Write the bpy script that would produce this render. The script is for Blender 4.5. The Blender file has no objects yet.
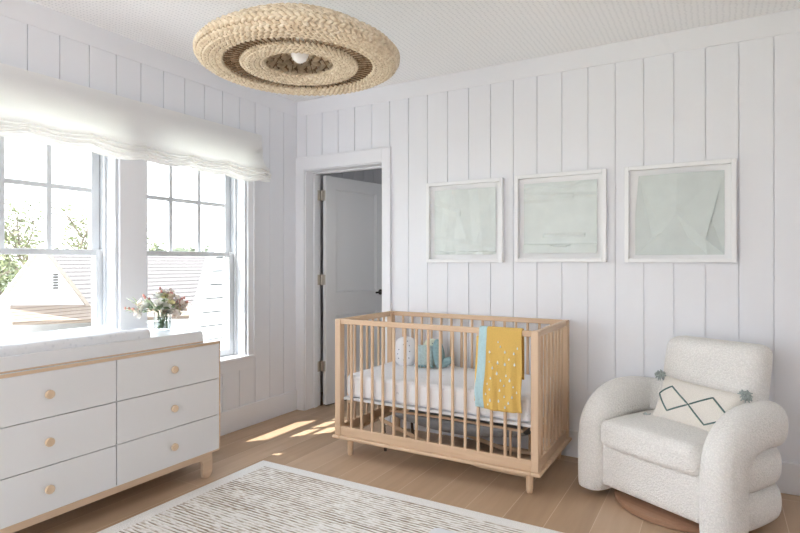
import bpy, bmesh, math, random
from mathutils import Vector, Matrix, noise
random.seed(7)
COL = bpy.context.scene.collection
PI = math.pi
V = Vector

# ------------------------------------------------------------------ materials
def nt(name):
    m = bpy.data.materials.new(name); m.use_nodes = True
    t = m.node_tree; b = t.nodes['Principled BSDF']
    return m, t, b
def N(t, typ, **kw):
    n = t.nodes.new(typ)
    for k, v in kw.items():
        if k.startswith('_'): setattr(n, k[1:], v)
        else: n.inputs[k.replace('__', ' ')].default_value = v
    return n
def coords(t, scale=(1, 1, 1), loc=(0, 0, 0), rot=(0, 0, 0)):
    c = N(t, 'ShaderNodeTexCoord'); mp = N(t, 'ShaderNodeMapping')
    mp.inputs['Scale'].default_value = scale; mp.inputs['Location'].default_value = loc; mp.inputs['Rotation'].default_value = rot
    t.links.new(c.outputs['Object'], mp.inputs['Vector']); return mp.outputs['Vector']
def ramp(t, fac, stops):
    r = N(t, 'ShaderNodeValToRGB'); e = r.color_ramp.elements
    while len(e) < len(stops): e.new(0.5)
    for i, (p, c) in enumerate(stops): e[i].position = p; e[i].color = (*c, 1)
    t.links.new(fac, r.inputs['Fac']); return r.outputs['Color']
def bump(t, b, h, strength=.3, dist=.01):
    n = N(t, 'ShaderNodeBump'); n.inputs['Strength'].default_value = strength; n.inputs['Distance'].default_value = dist
    t.links.new(h, n.inputs['Height']); t.links.new(n.outputs['Normal'], b.inputs['Normal'])
def plain(name, col, rough=.5, metal=0, noise_amt=.0, scale=20, **kw):
    m, t, b = nt(name)
    b.inputs['Roughness'].default_value = rough; b.inputs['Metallic'].default_value = metal
    if noise_amt:
        v = coords(t); n = N(t, 'ShaderNodeTexNoise', Scale=scale, Detail=3.0); t.links.new(v, n.inputs['Vector'])
        c0 = tuple(max(0, x * (1 - noise_amt)) for x in col); c1 = tuple(min(1, x * (1 + noise_amt)) for x in col)
        t.links.new(ramp(t, n.outputs['Fac'], [(.3, c0), (.7, c1)]), b.inputs['Base Color'])
    else: b.inputs['Base Color'].default_value = (*col, 1)
    for k, v in kw.items(): b.inputs[k.replace('__', ' ')].default_value = v
    return m
M = {}
M['wall'] = plain('wall_paint', (.85, .865, .91), .45, noise_amt=.008, scale=3)
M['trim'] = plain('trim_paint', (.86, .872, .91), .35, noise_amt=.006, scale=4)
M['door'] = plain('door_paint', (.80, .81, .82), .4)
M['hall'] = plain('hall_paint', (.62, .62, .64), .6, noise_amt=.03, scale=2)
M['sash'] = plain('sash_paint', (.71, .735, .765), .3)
M['white'] = plain('white_lacquer', (.80, .81, .83), .35)
M['gap'] = plain('shadow_gap', (.12, .11, .10), .8)
M['nickel'] = plain('brushed_nickel', (.55, .52, .47), .35, 1)
M['iron'] = plain('dark_iron', (.05, .045, .04), .4, .8)
M['brownwood'] = plain('dark_brown_wood', (.10, .06, .04), .5, noise_amt=.2)
M['greycloth'] = plain('grey_cloth', (.33, .34, .36), .9, noise_amt=.08, scale=60)
M['frame'] = plain('picture_frame_white', (.90, .91, .93), .35)
M['mat'] = plain('mat_white', (.90, .91, .93), .8)
M['paper1'] = plain('mint_paper', (.74, .80, .79), .8, noise_amt=.04, scale=9)
M['paper3'] = plain('sage_grey_paper', (.66, .72, .71), .8, noise_amt=.04, scale=9)
M['bulb'] = plain('bulb_glass', (.95, .95, .95), .3, **{'Emission__Color': (1, .97, .92, 1), 'Emission__Strength': .05})
M['rope_dark'] = plain('seagrass_inner', (.30, .20, .12), .9, noise_amt=.3, scale=40)
M['green1'] = plain('leaf_green', (.25, .35, .20), .6, noise_amt=.3)
M['green2'] = plain('sage_leaf', (.50, .58, .40), .6, noise_amt=.25)
M['stem'] = plain('stem_green', (.14, .20, .10), .6)
M['rose'] = plain('cream_petal', (.96, .95, .90), .6, noise_amt=.06)
M['pink'] = plain('blush_petal', (.96, .87, .82), .6, noise_amt=.12)
M['red'] = plain('red_bud', (.55, .25, .22), .6, noise_amt=.2)
M['yellow'] = plain('yellow_green_petal', (.78, .75, .42), .6, noise_amt=.12)
M['bronze'] = plain('bronze_leaf', (.60, .50, .40), .6, noise_amt=.2)
M['droplet'] = plain('blanket_drop_white', (.85, .86, .82), .9)
M['seal'] = plain('aqua_binding', (.50, .70, .74), .9, noise_amt=.06, scale=80)
M['teal'] = plain('teal_plush', (.27, .40, .42), .95, noise_amt=.15, scale=60)
M['paleteal'] = plain('pale_teal_plush', (.43, .55, .56), .95, noise_amt=.15, scale=60)
M['palegreen'] = plain('pale_green_cotton', (.70, .75, .62), .95)
M['dot'] = plain('navy_dot', (.08, .10, .16), .9)
M['cotton'] = plain('white_cotton', (.83, .83, .86), .9)
M['tassel'] = plain('sage_yarn', (.42, .47, .46), .95, noise_amt=.35, scale=150)
M['greenline'] = plain('green_embroidery', (.10, .17, .16), .9, noise_amt=.2, scale=90)
M['rubber'] = plain('black_seal', (.02, .02, .02), .7)

def wood(name, c0, c1, axis=0, rough=.45, s=1.0):
    m, t, b = nt(name); sc = [14 * s, 14 * s, 14 * s]; sc[axis] = 1.1 * s
    v = coords(t, tuple(sc)); n = N(t, 'ShaderNodeTexNoise', Scale=2.2, Detail=6.0, Distortion=.6); t.links.new(v, n.inputs['Vector'])
    t.links.new(ramp(t, n.outputs['Fac'], [(.3, c0), (.7, c1)]), b.inputs['Base Color'])
    b.inputs['Roughness'].default_value = rough
    bump(t, b, n.outputs['Fac'], .05, .003); return m
BE0, BE1 = (.66, .46, .30), (.76, .56, .385)
M['beechx'] = wood('beech_along_x', BE0, BE1, 0); M['beechy'] = wood('beech_along_y', BE0, BE1, 1); M['beechz'] = wood('beech_along_z', BE0, BE1, 2)
M['birch'] = wood('birch_ply', (.62, .45, .31), (.72, .55, .40), 1)
M['knob'] = wood('knob_wood', (.68, .51, .35), (.76, .60, .44), 2)
M['walnutbase'] = wood('swivel_base_wood', (.33, .18, .11), (.42, .25, .16), 0)

def floor_mat():
    m, t, b = nt('oak_planks')
    v = coords(t, (1, 1, 1), (-.107, 0, 0), (0, 0, PI / 2))
    # planks run along y: rotate so that brick rows follow y
    br = N(t, 'ShaderNodeTexBrick', _offset=.37, _squash=1.0); br.inputs['Scale'].default_value = 1.0
    br.inputs['Mortar Size'].default_value = .0018; br.inputs['Mortar Smooth'].default_value = .1
    br.inputs['Brick Width'].default_value = 2.3; br.inputs['Row Height'].default_value = .203
    br.inputs['Color1'].default_value = (.1, .1, .1, 1); br.inputs['Color2'].default_value = (.9, .9, .9, 1); br.inputs['Mortar'].default_value = (.5, .5, .5, 1)
    t.links.new(v, br.inputs['Vector'])
    v2 = coords(t, (9, .8, 9)); n = N(t, 'ShaderNodeTexNoise', Scale=2.0, Detail=7.0, Distortion=.5); t.links.new(v2, n.inputs['Vector'])
    mx = N(t, 'ShaderNodeMix', _data_type='FLOAT'); mx.inputs[0].default_value = .42
    t.links.new(n.outputs['Fac'], mx.inputs[2]); sp = N(t, 'ShaderNodeSeparateColor'); t.links.new(br.outputs['Color'], sp.inputs['Color']); t.links.new(sp.outputs[0], mx.inputs[3])
    col = ramp(t, mx.outputs[0], [(.2, (.42, .28, .175)), (.5, (.52, .36, .235)), (.8, (.62, .45, .31))])
    mm = N(t, 'ShaderNodeMix', _data_type='RGBA'); t.links.new(br.outputs['Fac'], mm.inputs[0]); t.links.new(col, mm.inputs[6]); mm.inputs[7].default_value = (.68, .54, .41, 1)  # pale seam colour paints in the light reflecting off the plank gaps
    t.links.new(mm.outputs[2], b.inputs['Base Color'])
    b.inputs['Roughness'].default_value = .42
    bump(t, b, n.outputs['Fac'], .06, .004); return m
M['floor'] = floor_mat()

def ceil_mat():
    m, t, b = nt('ceiling_paper')
    v = coords(t); vo = N(t, 'ShaderNodeTexVoronoi', Scale=33.0); vo.inputs['Randomness'].default_value = .25
    vo.voronoi_dimensions = '2D'; v2 = coords(t, (1, 1.6, 1)); t.links.new(v2, vo.inputs['Vector'])
    col = ramp(t, vo.outputs['Distance'], [(.14, (.78, .79, .81)), (.25, (.95, .955, .965))])
    t.links.new(col, b.inputs['Base Color']); b.inputs['Roughness'].default_value = .8
    bump(t, b, vo.outputs['Distance'], .15, .004); return m
M['ceiling'] = ceil_mat()

def boucle(name, col, sc=130, st=.9):
    m, t, b = nt(name); v = coords(t); vo = N(t, 'ShaderNodeTexVoronoi', Scale=float(sc)); t.links.new(v, vo.inputs['Vector'])
    n = N(t, 'ShaderNodeTexNoise', Scale=sc * 1.7, Detail=3.0); t.links.new(v, n.inputs['Vector'])
    ad = N(t, 'ShaderNodeMath', _operation='SUBTRACT'); t.links.new(n.outputs['Fac'], ad.inputs[0]); t.links.new(vo.outputs['Distance'], ad.inputs[1])
    c0 = tuple(x * .92 for x in col)
    t.links.new(ramp(t, ad.outputs[0], [(-.0, c0), (.10, col)]), b.inputs['Base Color'])
    b.inputs['Roughness'].default_value = .95; bump(t, b, ad.outputs[0], st, .006); return m
M['boucle'] = boucle('cream_boucle', (.97, .95, .92), 120, .8)
M['pillow'] = boucle('cream_pillow_cloth', (.88, .84, .775), 260, .3)
M['gold'] = boucle('mustard_knit', (.82, .54, .15), 320, .2)
M['straw'] = None
def straw():
    m, t, b = nt('woven_seagrass'); v = coords(t); n = N(t, 'ShaderNodeTexNoise', Scale=45.0, Detail=3.0); t.links.new(v, n.inputs['Vector'])
    t.links.new(ramp(t, n.outputs['Fac'], [(.28, (.60, .48, .34)), (.5, (.79, .68, .52)), (.75, (.91, .83, .69))]), b.inputs['Base Color'])
    b.inputs['Roughness'].default_value = .8; return m
M['straw'] = straw()
def sheet():
    m, t, b = nt('printed_sheet'); v = coords(t); vo = N(t, 'ShaderNodeTexVoronoi', Scale=22.0); t.links.new(v, vo.inputs['Vector'])
    n = N(t, 'ShaderNodeTexNoise', Scale=60.0, Detail=2.0); t.links.new(v, n.inputs['Vector'])
    ad = N(t, 'ShaderNodeMath', _operation='ADD'); t.links.new(n.outputs['Fac'], ad.inputs[0]); t.links.new(vo.outputs['Distance'], ad.inputs[1])
    t.links.new(ramp(t, ad.outputs[0], [(.50, (.70, .71, .75)), (.62, (.86, .86, .89))]), b.inputs['Base Color'])
    b.inputs['Roughness'].default_value = .9
    n2 = N(t, 'ShaderNodeTexNoise', Scale=7.0, Detail=2.0); t.links.new(v, n2.inputs['Vector']); bump(t, b, n2.outputs['Fac'], .3, .02); return m
M['sheet'] = sheet()
def padmat():
    m, t, b = nt('quilted_pad_cover'); v = coords(t); vo = N(t, 'ShaderNodeTexVoronoi', Scale=34.0); t.links.new(v, vo.inputs['Vector'])
    t.links.new(ramp(t, vo.outputs['Distance'], [(.10, (.72, .75, .80)), (.3, (.82, .84, .88))]), b.inputs['Base Color'])
    b.inputs['Roughness'].default_value = .9
    n2 = N(t, 'ShaderNodeTexNoise', Scale=18.0, Detail=3.0); t.links.new(v, n2.inputs['Vector']); bump(t, b, n2.outputs['Fac'], .35, .02); return m
M['pad'] = padmat()
def rugmat():
    m, t, b = nt('striped_weave')
    v = coords(t)
    sx = N(t, 'ShaderNodeSeparateXYZ'); t.links.new(v, sx.inputs[0])
    w = N(t, 'ShaderNodeMath', _operation='MULTIPLY'); w.inputs[1].default_value = 2 * PI / .021; t.links.new(sx.outputs[1], w.inputs[0])
    s = N(t, 'ShaderNodeMath', _operation='SINE'); t.links.new(w.outputs[0], s.inputs[0])
    v1 = coords(t, (16, 95, 1)); n1 = N(t, 'ShaderNodeTexNoise', Scale=1.0, Detail=2.0); t.links.new(v1, n1.inputs['Vector'])
    v2 = coords(t, (1.6, 9, 1)); n2 = N(t, 'ShaderNodeTexNoise', Scale=1.0, Detail=2.0); t.links.new(v2, n2.inputs['Vector'])
    a = N(t, 'ShaderNodeMath', _operation='MULTIPLY_ADD'); t.links.new(s.outputs[0], a.inputs[0]); a.inputs[1].default_value = .16; t.links.new(n1.outputs['Fac'], a.inputs[2])
    a2 = N(t, 'ShaderNodeMath', _operation='MULTIPLY_ADD'); t.links.new(n2.outputs['Fac'], a2.inputs[0]); a2.inputs[1].default_value = .55; t.links.new(a.outputs[0], a2.inputs[2])
    col = ramp(t, a2.outputs[0], [(.76, (.93, .91, .88)), (.85, (.64, .56, .48)), (1.0, (.34, .265, .21))])
    t.links.new(col, b.inputs['Base Color']); b.inputs['Roughness'].default_value = .95
    bump(t, b, s.outputs[0], .35, .006); return m
M['rugfield'] = rugmat()
M['rugedge'] = boucle('rug_border', (.98, .97, .95), 160, .4)
def shadefab():
    m, t, b = nt('linen_shade'); out = t.nodes['Material Output']
    b.inputs['Base Color'].default_value = (.95, .945, .935, 1); b.inputs['Roughness'].default_value = .9
    tr = N(t, 'ShaderNodeBsdfTranslucent'); tr.inputs['Color'].default_value = (.985, .975, .965, 1)
    mx = N(t, 'ShaderNodeMixShader'); mx.inputs[0].default_value = .70
    t.links.new(b.outputs[0], mx.inputs[1]); t.links.new(tr.outputs[0], mx.inputs[2]); t.links.new(mx.outputs[0], out.inputs['Surface'])
    v = coords(t); n = N(t, 'ShaderNodeTexNoise', Scale=5.0, Detail=2.0); t.links.new(v, n.inputs['Vector']); bump(t, b, n.outputs['Fac'], .25, .02)
    return m
M['shade'] = shadefab()
def glassmat(name, tint=(1, 1, 1), mixf=.08):
    m, t, b = nt(name); out = t.nodes['Material Output']
    tr = N(t, 'ShaderNodeBsdfTransparent'); tr.inputs['Color'].default_value = (*tint, 1)
    gl = N(t, 'ShaderNodeBsdfGlossy'); gl.inputs['Roughness'].default_value = .02
    fr = N(t, 'ShaderNodeFresnel'); fr.inputs['IOR'].default_value = 1.4
    mu = N(t, 'ShaderNodeMath', _operation='ADD'); mu.inputs[1].default_value = mixf; mu.use_clamp = True; fm = N(t, 'ShaderNodeMath', _operation='MULTIPLY'); fm.inputs[1].default_value = .45; t.links.new(fr.outputs[0], fm.inputs[0]); t.links.new(fm.outputs[0], mu.inputs[0])
    mx = N(t, 'ShaderNodeMixShader'); t.links.new(mu.outputs[0], mx.inputs[0]); t.links.new(tr.outputs[0], mx.inputs[1]); t.links.new(gl.outputs[0], mx.inputs[2])
    t.links.new(mx.outputs[0], out.inputs['Surface']); return m
M['pane'] = glassmat('window_glass', (.98, .99, 1), 0)
M['vglass'] = glassmat('vase_glass', (.97, .985, .99), .02)
M['water'] = glassmat('vase_water', (.95, .975, .97), .01)
def stripes(name, axis, period, c0, c1, duty=.12, nz=.06):
    m, t, b = nt(name); v = coords(t); sx = N(t, 'ShaderNodeSeparateXYZ'); t.links.new(v, sx.inputs[0])
    d = N(t, 'ShaderNodeMath', _operation='DIVIDE'); d.inputs[1].default_value = period; t.links.new(sx.outputs[axis], d.inputs[0])
    f = N(t, 'ShaderNodeMath', _operation='FRACT'); t.links.new(d.outputs[0], f.inputs[0])
    n = N(t, 'ShaderNodeTexNoise', Scale=9.0, Detail=3.0); t.links.new(v, n.inputs['Vector'])
    a = N(t, 'ShaderNodeMath', _operation='MULTIPLY_ADD'); t.links.new(n.outputs['Fac'], a.inputs[0]); a.inputs[1].default_value = nz; t.links.new(f.outputs[0], a.inputs[2])
    t.links.new(ramp(t, a.outputs[0], [(duty, c1), (duty + .08, c0)]), b.inputs['Base Color']); b.inputs['Roughness'].default_value = .9; return m
M['shingle'] = stripes('cedar_shingle', 2, .10, (.135, .12, .115), (.045, .04, .037), .34, .22)
M['shingle2'] = stripes('tan_shingle', 2, .05, (.26, .20, .155), (.13, .09, .06), .3, .3)
M['lap_shade'] = plain('grey_lap_shade', (.20, .20, .20), .9)  # dark grey stands in for the shade under the siding laps
M['rake'] = plain('weathered_rake_trim', (.40, .34, .28), .8, noise_amt=.1)
M['extwhite'] = plain('white_exterior_paint', (.80, .80, .78), .7)
M['grass'] = plain('lawn', (.34, .35, .27), .9, noise_amt=.3, scale=.4)
M['leaf'] = plain('spring_leaf', (.20, .22, .12), .8, noise_amt=.4, scale=1.5)
M['leafd'] = plain('hedge_leaf', (.17, .20, .14), .8, noise_amt=.4, scale=1)
M['bark'] = plain('bark', (.22, .18, .15), .9, noise_amt=.3)

# ------------------------------------------------------------------ mesh tools
class MB:
    def __init__(s): s.v = []; s.f = []; s.mi = []; s.cur = 0
    def add(s, vs, fs):
        o = len(s.v); s.v += [tuple(v) for v in vs]; s.f += [tuple(i + o for i in f) for f in fs]; s.mi += [s.cur] * len(fs); return s
    def box(s, x0, x1, y0, y1, z0, z1):
        if x0 > x1: x0, x1 = x1, x0
        if y0 > y1: y0, y1 = y1, y0
        if z0 > z1: z0, z1 = z1, z0
        return s.add([(x0, y0, z0), (x1, y0, z0), (x1, y1, z0), (x0, y1, z0), (x0, y0, z1), (x1, y0, z1), (x1, y1, z1), (x0, y1, z1)],
                     [(0, 3, 2, 1), (4, 5, 6, 7), (0, 1, 5, 4), (1, 2, 6, 5), (2, 3, 7, 6), (3, 0, 4, 7)])
    def rbox(s, c, h, r, n=4, mid=4, fn=None):
        # rounded box; c centre, h half sizes, r radius; fn deforms local point
        r = min(r, min(h) * .999)
        def line(hh):
            a = [-(hh) + (r - r * math.tan((1 - i / n) * PI / 4)) for i in range(n)]
            core = hh - r
            a = [-core - r * math.tan((1 - i / n) * PI / 4) for i in range(n)]
            b = [-core + 2 * core * i / mid for i in range(mid + 1)]
            return a + b + [-q for q in reversed(a)]
        L = [line(q) for q in h]; idx = {}; vs = []
        def vert(p):
            k = tuple(round(q, 6) for q in p)
            if k in idx: return idx[k]
            q = V([max(-(h[i] - r), min(h[i] - r, p[i])) for i in range(3)]); d = V(p) - q
            # map the square zone of the box surface to the sphere
            if d.length > 1e-9: d = d.normalized() * r
            o = q + d
            if fn: o = V(fn(o))
            idx[k] = len(vs); vs.append(o + V(c)); return idx[k]
        fs = []
        for ax in range(3):
            a1, a2 = (ax + 1) % 3, (ax + 2) % 3
            for sg in (-1, 1):
                for i in range(len(L[a1]) - 1):
                    for j in range(len(L[a2]) - 1):
                        q = []
                        for (ii, jj) in ((i, j), (i + 1, j), (i + 1, j + 1), (i, j + 1)):
                            p = [0, 0, 0]; p[ax] = sg * h[ax]; p[a1] = L[a1][ii]; p[a2] = L[a2][jj]; q.append(vert(p))
                        if sg < 0: q.reverse()
                        if len(set(q)) > 2: fs.append(tuple(dict.fromkeys(q)))
        return s.add(vs, fs)
    def cyl(s, a, b, r0, r1=None, n=12, caps=True):
        a, b = V(a), V(b); r1 = r0 if r1 is None else r1; d = (b - a).normalized()
        u = d.cross(V((0, 0, 1)) if abs(d.z) < .9 else V((1, 0, 0))).normalized(); w = d.cross(u)
        vs = []
        for (p, r) in ((a, r0), (b, r1)):
            for i in range(n):
                t = 2 * PI * i / n; vs.append(p + (u * math.cos(t) + w * math.sin(t)) * r)
        fs = [(i, (i + 1) % n, n + (i + 1) % n, n + i) for i in range(n)]
        if caps: fs += [tuple(reversed(range(n))), tuple(range(n, 2 * n))]
        return s.add(vs, fs)
    def tube(s, pts, rad, n=8, lat=None, closed=False, caps=True):
        # rad: number | list of (a,b) half widths; lat: list of lateral vectors
        P = [V(p) for p in pts]; m = len(P); vs = []; pu = None
        for i in range(m):
            if closed: tn = (P[(i + 1) % m] - P[i - 1]).normalized()
            else: tn = (P[min(i + 1, m - 1)] - P[max(i - 1, 0)]).normalized()
            if lat: u = V(lat[i])
            else:
                u = pu if pu else (V((0, 0, 1)) if abs(tn.z) < .9 else V((1, 0, 0)))
            u = (u - tn * u.dot(tn)).normalized(); pu = u; w = tn.cross(u)
            ra = rad[i] if isinstance(rad, (list, tuple)) else rad
            a, b = ra if isinstance(ra, (list, tuple)) else (ra, ra)
            for k in range(n):
                t = 2 * PI * k / n; vs.append(P[i] + u * (a * math.cos(t)) + w * (b * math.sin(t)))
        fs = []
        for i in range(m if closed else m - 1):
            j = (i + 1) % m
            for k in range(n):
                l = (k + 1) % n; fs.append((i * n + k, i * n + l, j * n + l, j * n + k))
        if caps and not closed: fs += [tuple(reversed(range(n))), tuple(range((m - 1) * n, m * n))]
        return s.add(vs, fs)
    def lathe(s, prof, c=(0, 0, 0), n=24, close=False):
        vs = []; m = len(prof)
        for (r, z) in prof:
            for k in range(n):
                t = 2 * PI * k / n; vs.append((c[0] + r * math.cos(t), c[1] + r * math.sin(t), c[2] + z))
        fs = []
        for i in range(m - 1):
            for k in range(n):
                l = (k + 1) % n; fs.append((i * n + k, i * n + l, (i + 1) * n + l, (i + 1) * n + k))
        if prof[0][0] > 1e-6 and close: fs.append(tuple(reversed(range(n))))
        if prof[-1][0] > 1e-6 and close: fs.append(tuple(range((m - 1) * n, m * n)))
        return s.add(vs, fs)
    def grid(s, nu, nv, fn):
        vs = [fn(i / nu, j / nv) for i in range(nu + 1) for j in range(nv + 1)]
        return s.add(vs, [(i * (nv + 1) + j, (i + 1) * (nv + 1) + j, (i + 1) * (nv + 1) + j + 1, i * (nv + 1) + j + 1) for i in range(nu) for j in range(nv)])
    def prism(s, poly, axis, a, b):
        # poly in the two other axes (cyclic order axis+1, axis+2)
        n = len(poly); vs = []
        for q in (a, b):
            for (p1, p2) in poly:
                p = [0, 0, 0]; p[axis] = q; p[(axis + 1) % 3] = p1; p[(axis + 2) % 3] = p2; vs.append(p)
        return s.add(vs, [tuple(reversed(range(n))), tuple(range(n, 2 * n))] + [(i, (i + 1) % n, n + (i + 1) % n, n + i) for i in range(n)])
    def build(s, name, mat, parent=None, local=False, smooth=True, bevel=0, loc=None, solid=0, seg=2):
        me = bpy.data.meshes.new(name); o = bpy.data.objects.new(name, me)
        off = V((0, 0, 0))
        if parent:
            r = parent
            while r.parent: r = r.parent
            if not local: off = V(r.location)
            o.parent = parent
        elif loc is not None: off = V(loc); o.location = off
        me.from_pydata([tuple(V(v) - off) for v in s.v], [], s.f)
        for m_ in (mat if isinstance(mat, (list, tuple)) else [mat]): me.materials.append(m_ if not isinstance(m_, str) else M[m_])
        for i, p in enumerate(me.polygons): p.material_index = s.mi[i]
        bm = bmesh.new(); bm.from_mesh(me); bmesh.ops.recalc_face_normals(bm, faces=bm.faces[:]); bm.to_mesh(me); bm.free()
        if solid: md = o.modifiers.new('solid', 'SOLIDIFY'); md.thickness = solid; md.offset = 0
        if bevel: md = o.modifiers.new('bevel', 'BEVEL'); md.width = bevel; md.segments = seg; md.limit_method = 'ANGLE'; md.angle_limit = .6
        COL.objects.link(o)
        if smooth:
            for p in me.polygons: p.use_smooth = True
            try: me.set_sharp_from_angle(angle=.7)
            except Exception: pass
        return o
def tag(o, label, cat, group=None, kind=None):
    o['label'] = label; o['category'] = cat
    if group: o['group'] = group
    if kind: o['kind'] = kind
    return o
def thing(name, loc, label, cat, group=None, rz=0):
    o = bpy.data.objects.new(name, None); COL.objects.link(o); o.location = loc; o.rotation_euler = (0, 0, rz); o.empty_display_size = .1
    return tag(o, label, cat, group)
def struct(o, label=None, cat=None):
    o['kind'] = 'structure'
    if label: o['label'] = label; o['category'] = cat
    return o
def holes(r, hs):
    out = [r]
    for (a, b, c, d) in hs:
        nx = []
        for (x0, x1, z0, z1) in out:
            if b <= x0 or a >= x1 or d <= z0 or c >= z1: nx.append((x0, x1, z0, z1)); continue
            if a > x0: nx.append((x0, a, z0, z1))
            if b < x1: nx.append((b, x1, z0, z1))
            m0, m1 = max(a, x0), min(b, x1)
            if c > z0: nx.append((m0, m1, z0, c))
            if d < z1: nx.append((m0, m1, d, z1))
        out = nx
    return [q for q in out if q[1] - q[0] > .002 and q[3] - q[2] > .002]

# ------------------------------------------------------------------ room shell
H = 2.655; RX = 4.75; RY = -5.2
W = [(-1.464, -.592), (-2.519, -1.647)]       # window openings along y
WZ0, WZ1 = .53, 2.10
BB = .172; FZ = 2.528
# floor & ceiling
struct(MB().box(0, RX, RY, 0, -.12, 0).build('floor', 'floor', smooth=False), 'pale oak wide plank floor of the nursery', 'floor')
struct(MB().box(-.25, RX + .1, RY, .12, H, H + .12).build('ceiling', 'ceiling', smooth=False), 'white ceiling papered with a small dotted pattern', 'ceiling')
# left wall
mb = MB(); hs = [(a, b, WZ0, WZ1) for a, b in W]
for (a, b, c, d) in holes((RY, .0, -.12, H), hs): mb.box(-.22, -.009, a, b, c, d)
hole2 = [(a - .002, b + .002, WZ0, WZ1) for a, b in W]
y = -.0035
edges = [-.0035] + [-.169 - .1655 * k for k in range(0, 31)]
for k in range(len(edges) - 1):
    b_, a_ = edges[k] - (.0025 if k else 0), edges[k + 1] + .0025
    for (p, q, c, d) in holes((a_, b_, BB - .01, FZ + .01), hole2): mb.box(-.009, 0, p, q, c, d)
struct(mb.build('wall_left', 'wall', smooth=False), 'left white panelled wall with vertical boards and two windows', 'wall')
# back wall
DX0, DX1, DZ = .095, .872, 2.055
mb = MB()
for (a, b, c, d) in holes((-.22, RX + .1, -.12, H), [(DX0, DX1, -.2, DZ)]): mb.box(a, b, .009, .12, c, d)
ex = [-.009, .106] + [.106 + .1662 * k for k in range(1, 29)]
for k in range(len(ex) - 1):
    for (p, q, c, d) in holes((ex[k] + .0025, ex[k + 1] - .0025, BB - .01, FZ + .01), [(DX0, DX1, -.1, DZ)]): mb.box(p, q, 0, .009, c, d)
struct(mb.build('wall_back', 'wall', smooth=False), 'back white panelled wall with vertical boards behind the crib', 'wall')
struct(MB().box(RX, RX + .1, RY, .12, -.12, H).build('wall_right', 'wall', smooth=False), 'right white wall outside the picture', 'wall')
mb = MB()
for (a, b, c, d) in holes((-.22, RX + .1, -.12, H), [(.25, 2.3, .25, 2.42)]): mb.box(a, b, RY - .1, RY, c, d)  # opening shaped to let fill light in from the rear left
struct(mb.build('wall_rear', 'wall', smooth=False), 'unseen rear white wall with a wide opening added for fill light', 'wall')
# frieze boards
struct(MB().box(0, .004, RY, -.0, FZ, H).build('trim_1', 'trim', bevel=.0015), 'flat white frieze board along top of left wall', 'trim')
struct(MB().box(0.004, RX, -.004, 0, FZ, H).build('trim_2', 'trim', bevel=.0015), 'flat white frieze board along top of back wall', 'trim')
# baseboards
struct(MB().box(0, .018, RY, 0, 0, BB).build('baseboard_left', 'trim', bevel=.004), 'tall white baseboard under the windows', 'baseboard')
mb = MB().box(.953, RX, -.018, 0, 0, BB)
struct(mb.build('baseboard_back', 'trim', bevel=.004), 'tall white baseboard behind crib and armchair', 'baseboard')
# window casings
cy0, cy1 = W[1][0] - .09, W[0][1] + .072
mb = MB()
mb.box(0, .02, W[0][1], cy1, WZ0, WZ1 + .0); mb.box(0, .02, cy0, W[1][0], WZ0, WZ1); mb.box(0, .02, cy0, cy1, WZ1, WZ1 + .1)
mb.box(0, .02, W[1][1], W[0][0], WZ0, WZ1)
mb.box(.02, .03, cy1 - .02, cy1, WZ0, WZ1 + .1)
struct(mb.build('trim_3', 'trim', bevel=.003), 'white casing boards framing the pair of windows', 'trim')
struct(MB().rbox((-.008, (cy0 + cy1) / 2, .541), (.038, (cy1 - cy0) / 2 + .008, .013), .008).build('trim_4', 'trim'), 'white window stool running under both windows', 'trim')
struct(MB().box(0, .014, cy0 + .02, cy1 - .02, .45, .528).build('trim_5', 'trim', bevel=.002), 'white apron board under the window stool', 'trim')
# windows
def window(idx, y0, y1):
    f = MB()   # frame lining the opening
    f.box(-.22, 0, y0, y0 + .018, WZ0, WZ1); f.box(-.22, 0, y1 - .018, y1, WZ0, WZ1); f.box(-.22, 0, y0, y1, WZ1 - .018, WZ1); f.box(-.24, -.05, y0, y1, WZ0 - .02, WZ0 + .022)
    for yy, s in ((y0, 1), (y1, -1)):   # stops
        f.box(-.10, -.088, yy, yy + s * .032, WZ0, WZ1); f.box(-.21, -.195, yy, yy + s * .04, WZ0, WZ1)
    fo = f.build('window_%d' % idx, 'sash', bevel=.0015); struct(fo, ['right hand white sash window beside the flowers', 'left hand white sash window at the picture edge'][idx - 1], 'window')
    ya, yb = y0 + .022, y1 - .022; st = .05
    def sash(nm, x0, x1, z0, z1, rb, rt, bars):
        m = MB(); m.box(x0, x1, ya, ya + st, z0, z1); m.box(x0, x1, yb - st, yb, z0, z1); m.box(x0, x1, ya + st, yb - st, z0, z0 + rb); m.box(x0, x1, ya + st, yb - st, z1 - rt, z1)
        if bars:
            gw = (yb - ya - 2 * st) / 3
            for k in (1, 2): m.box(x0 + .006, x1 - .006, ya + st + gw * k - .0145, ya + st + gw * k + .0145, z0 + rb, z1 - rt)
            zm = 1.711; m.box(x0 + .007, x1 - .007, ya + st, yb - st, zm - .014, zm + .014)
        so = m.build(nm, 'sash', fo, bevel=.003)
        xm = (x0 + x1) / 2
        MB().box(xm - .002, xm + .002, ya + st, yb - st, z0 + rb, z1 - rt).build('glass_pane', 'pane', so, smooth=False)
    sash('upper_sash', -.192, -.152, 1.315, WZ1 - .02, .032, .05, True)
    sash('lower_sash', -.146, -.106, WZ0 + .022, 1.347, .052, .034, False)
window(1, *W[0]); window(2, *W[1])

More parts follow.
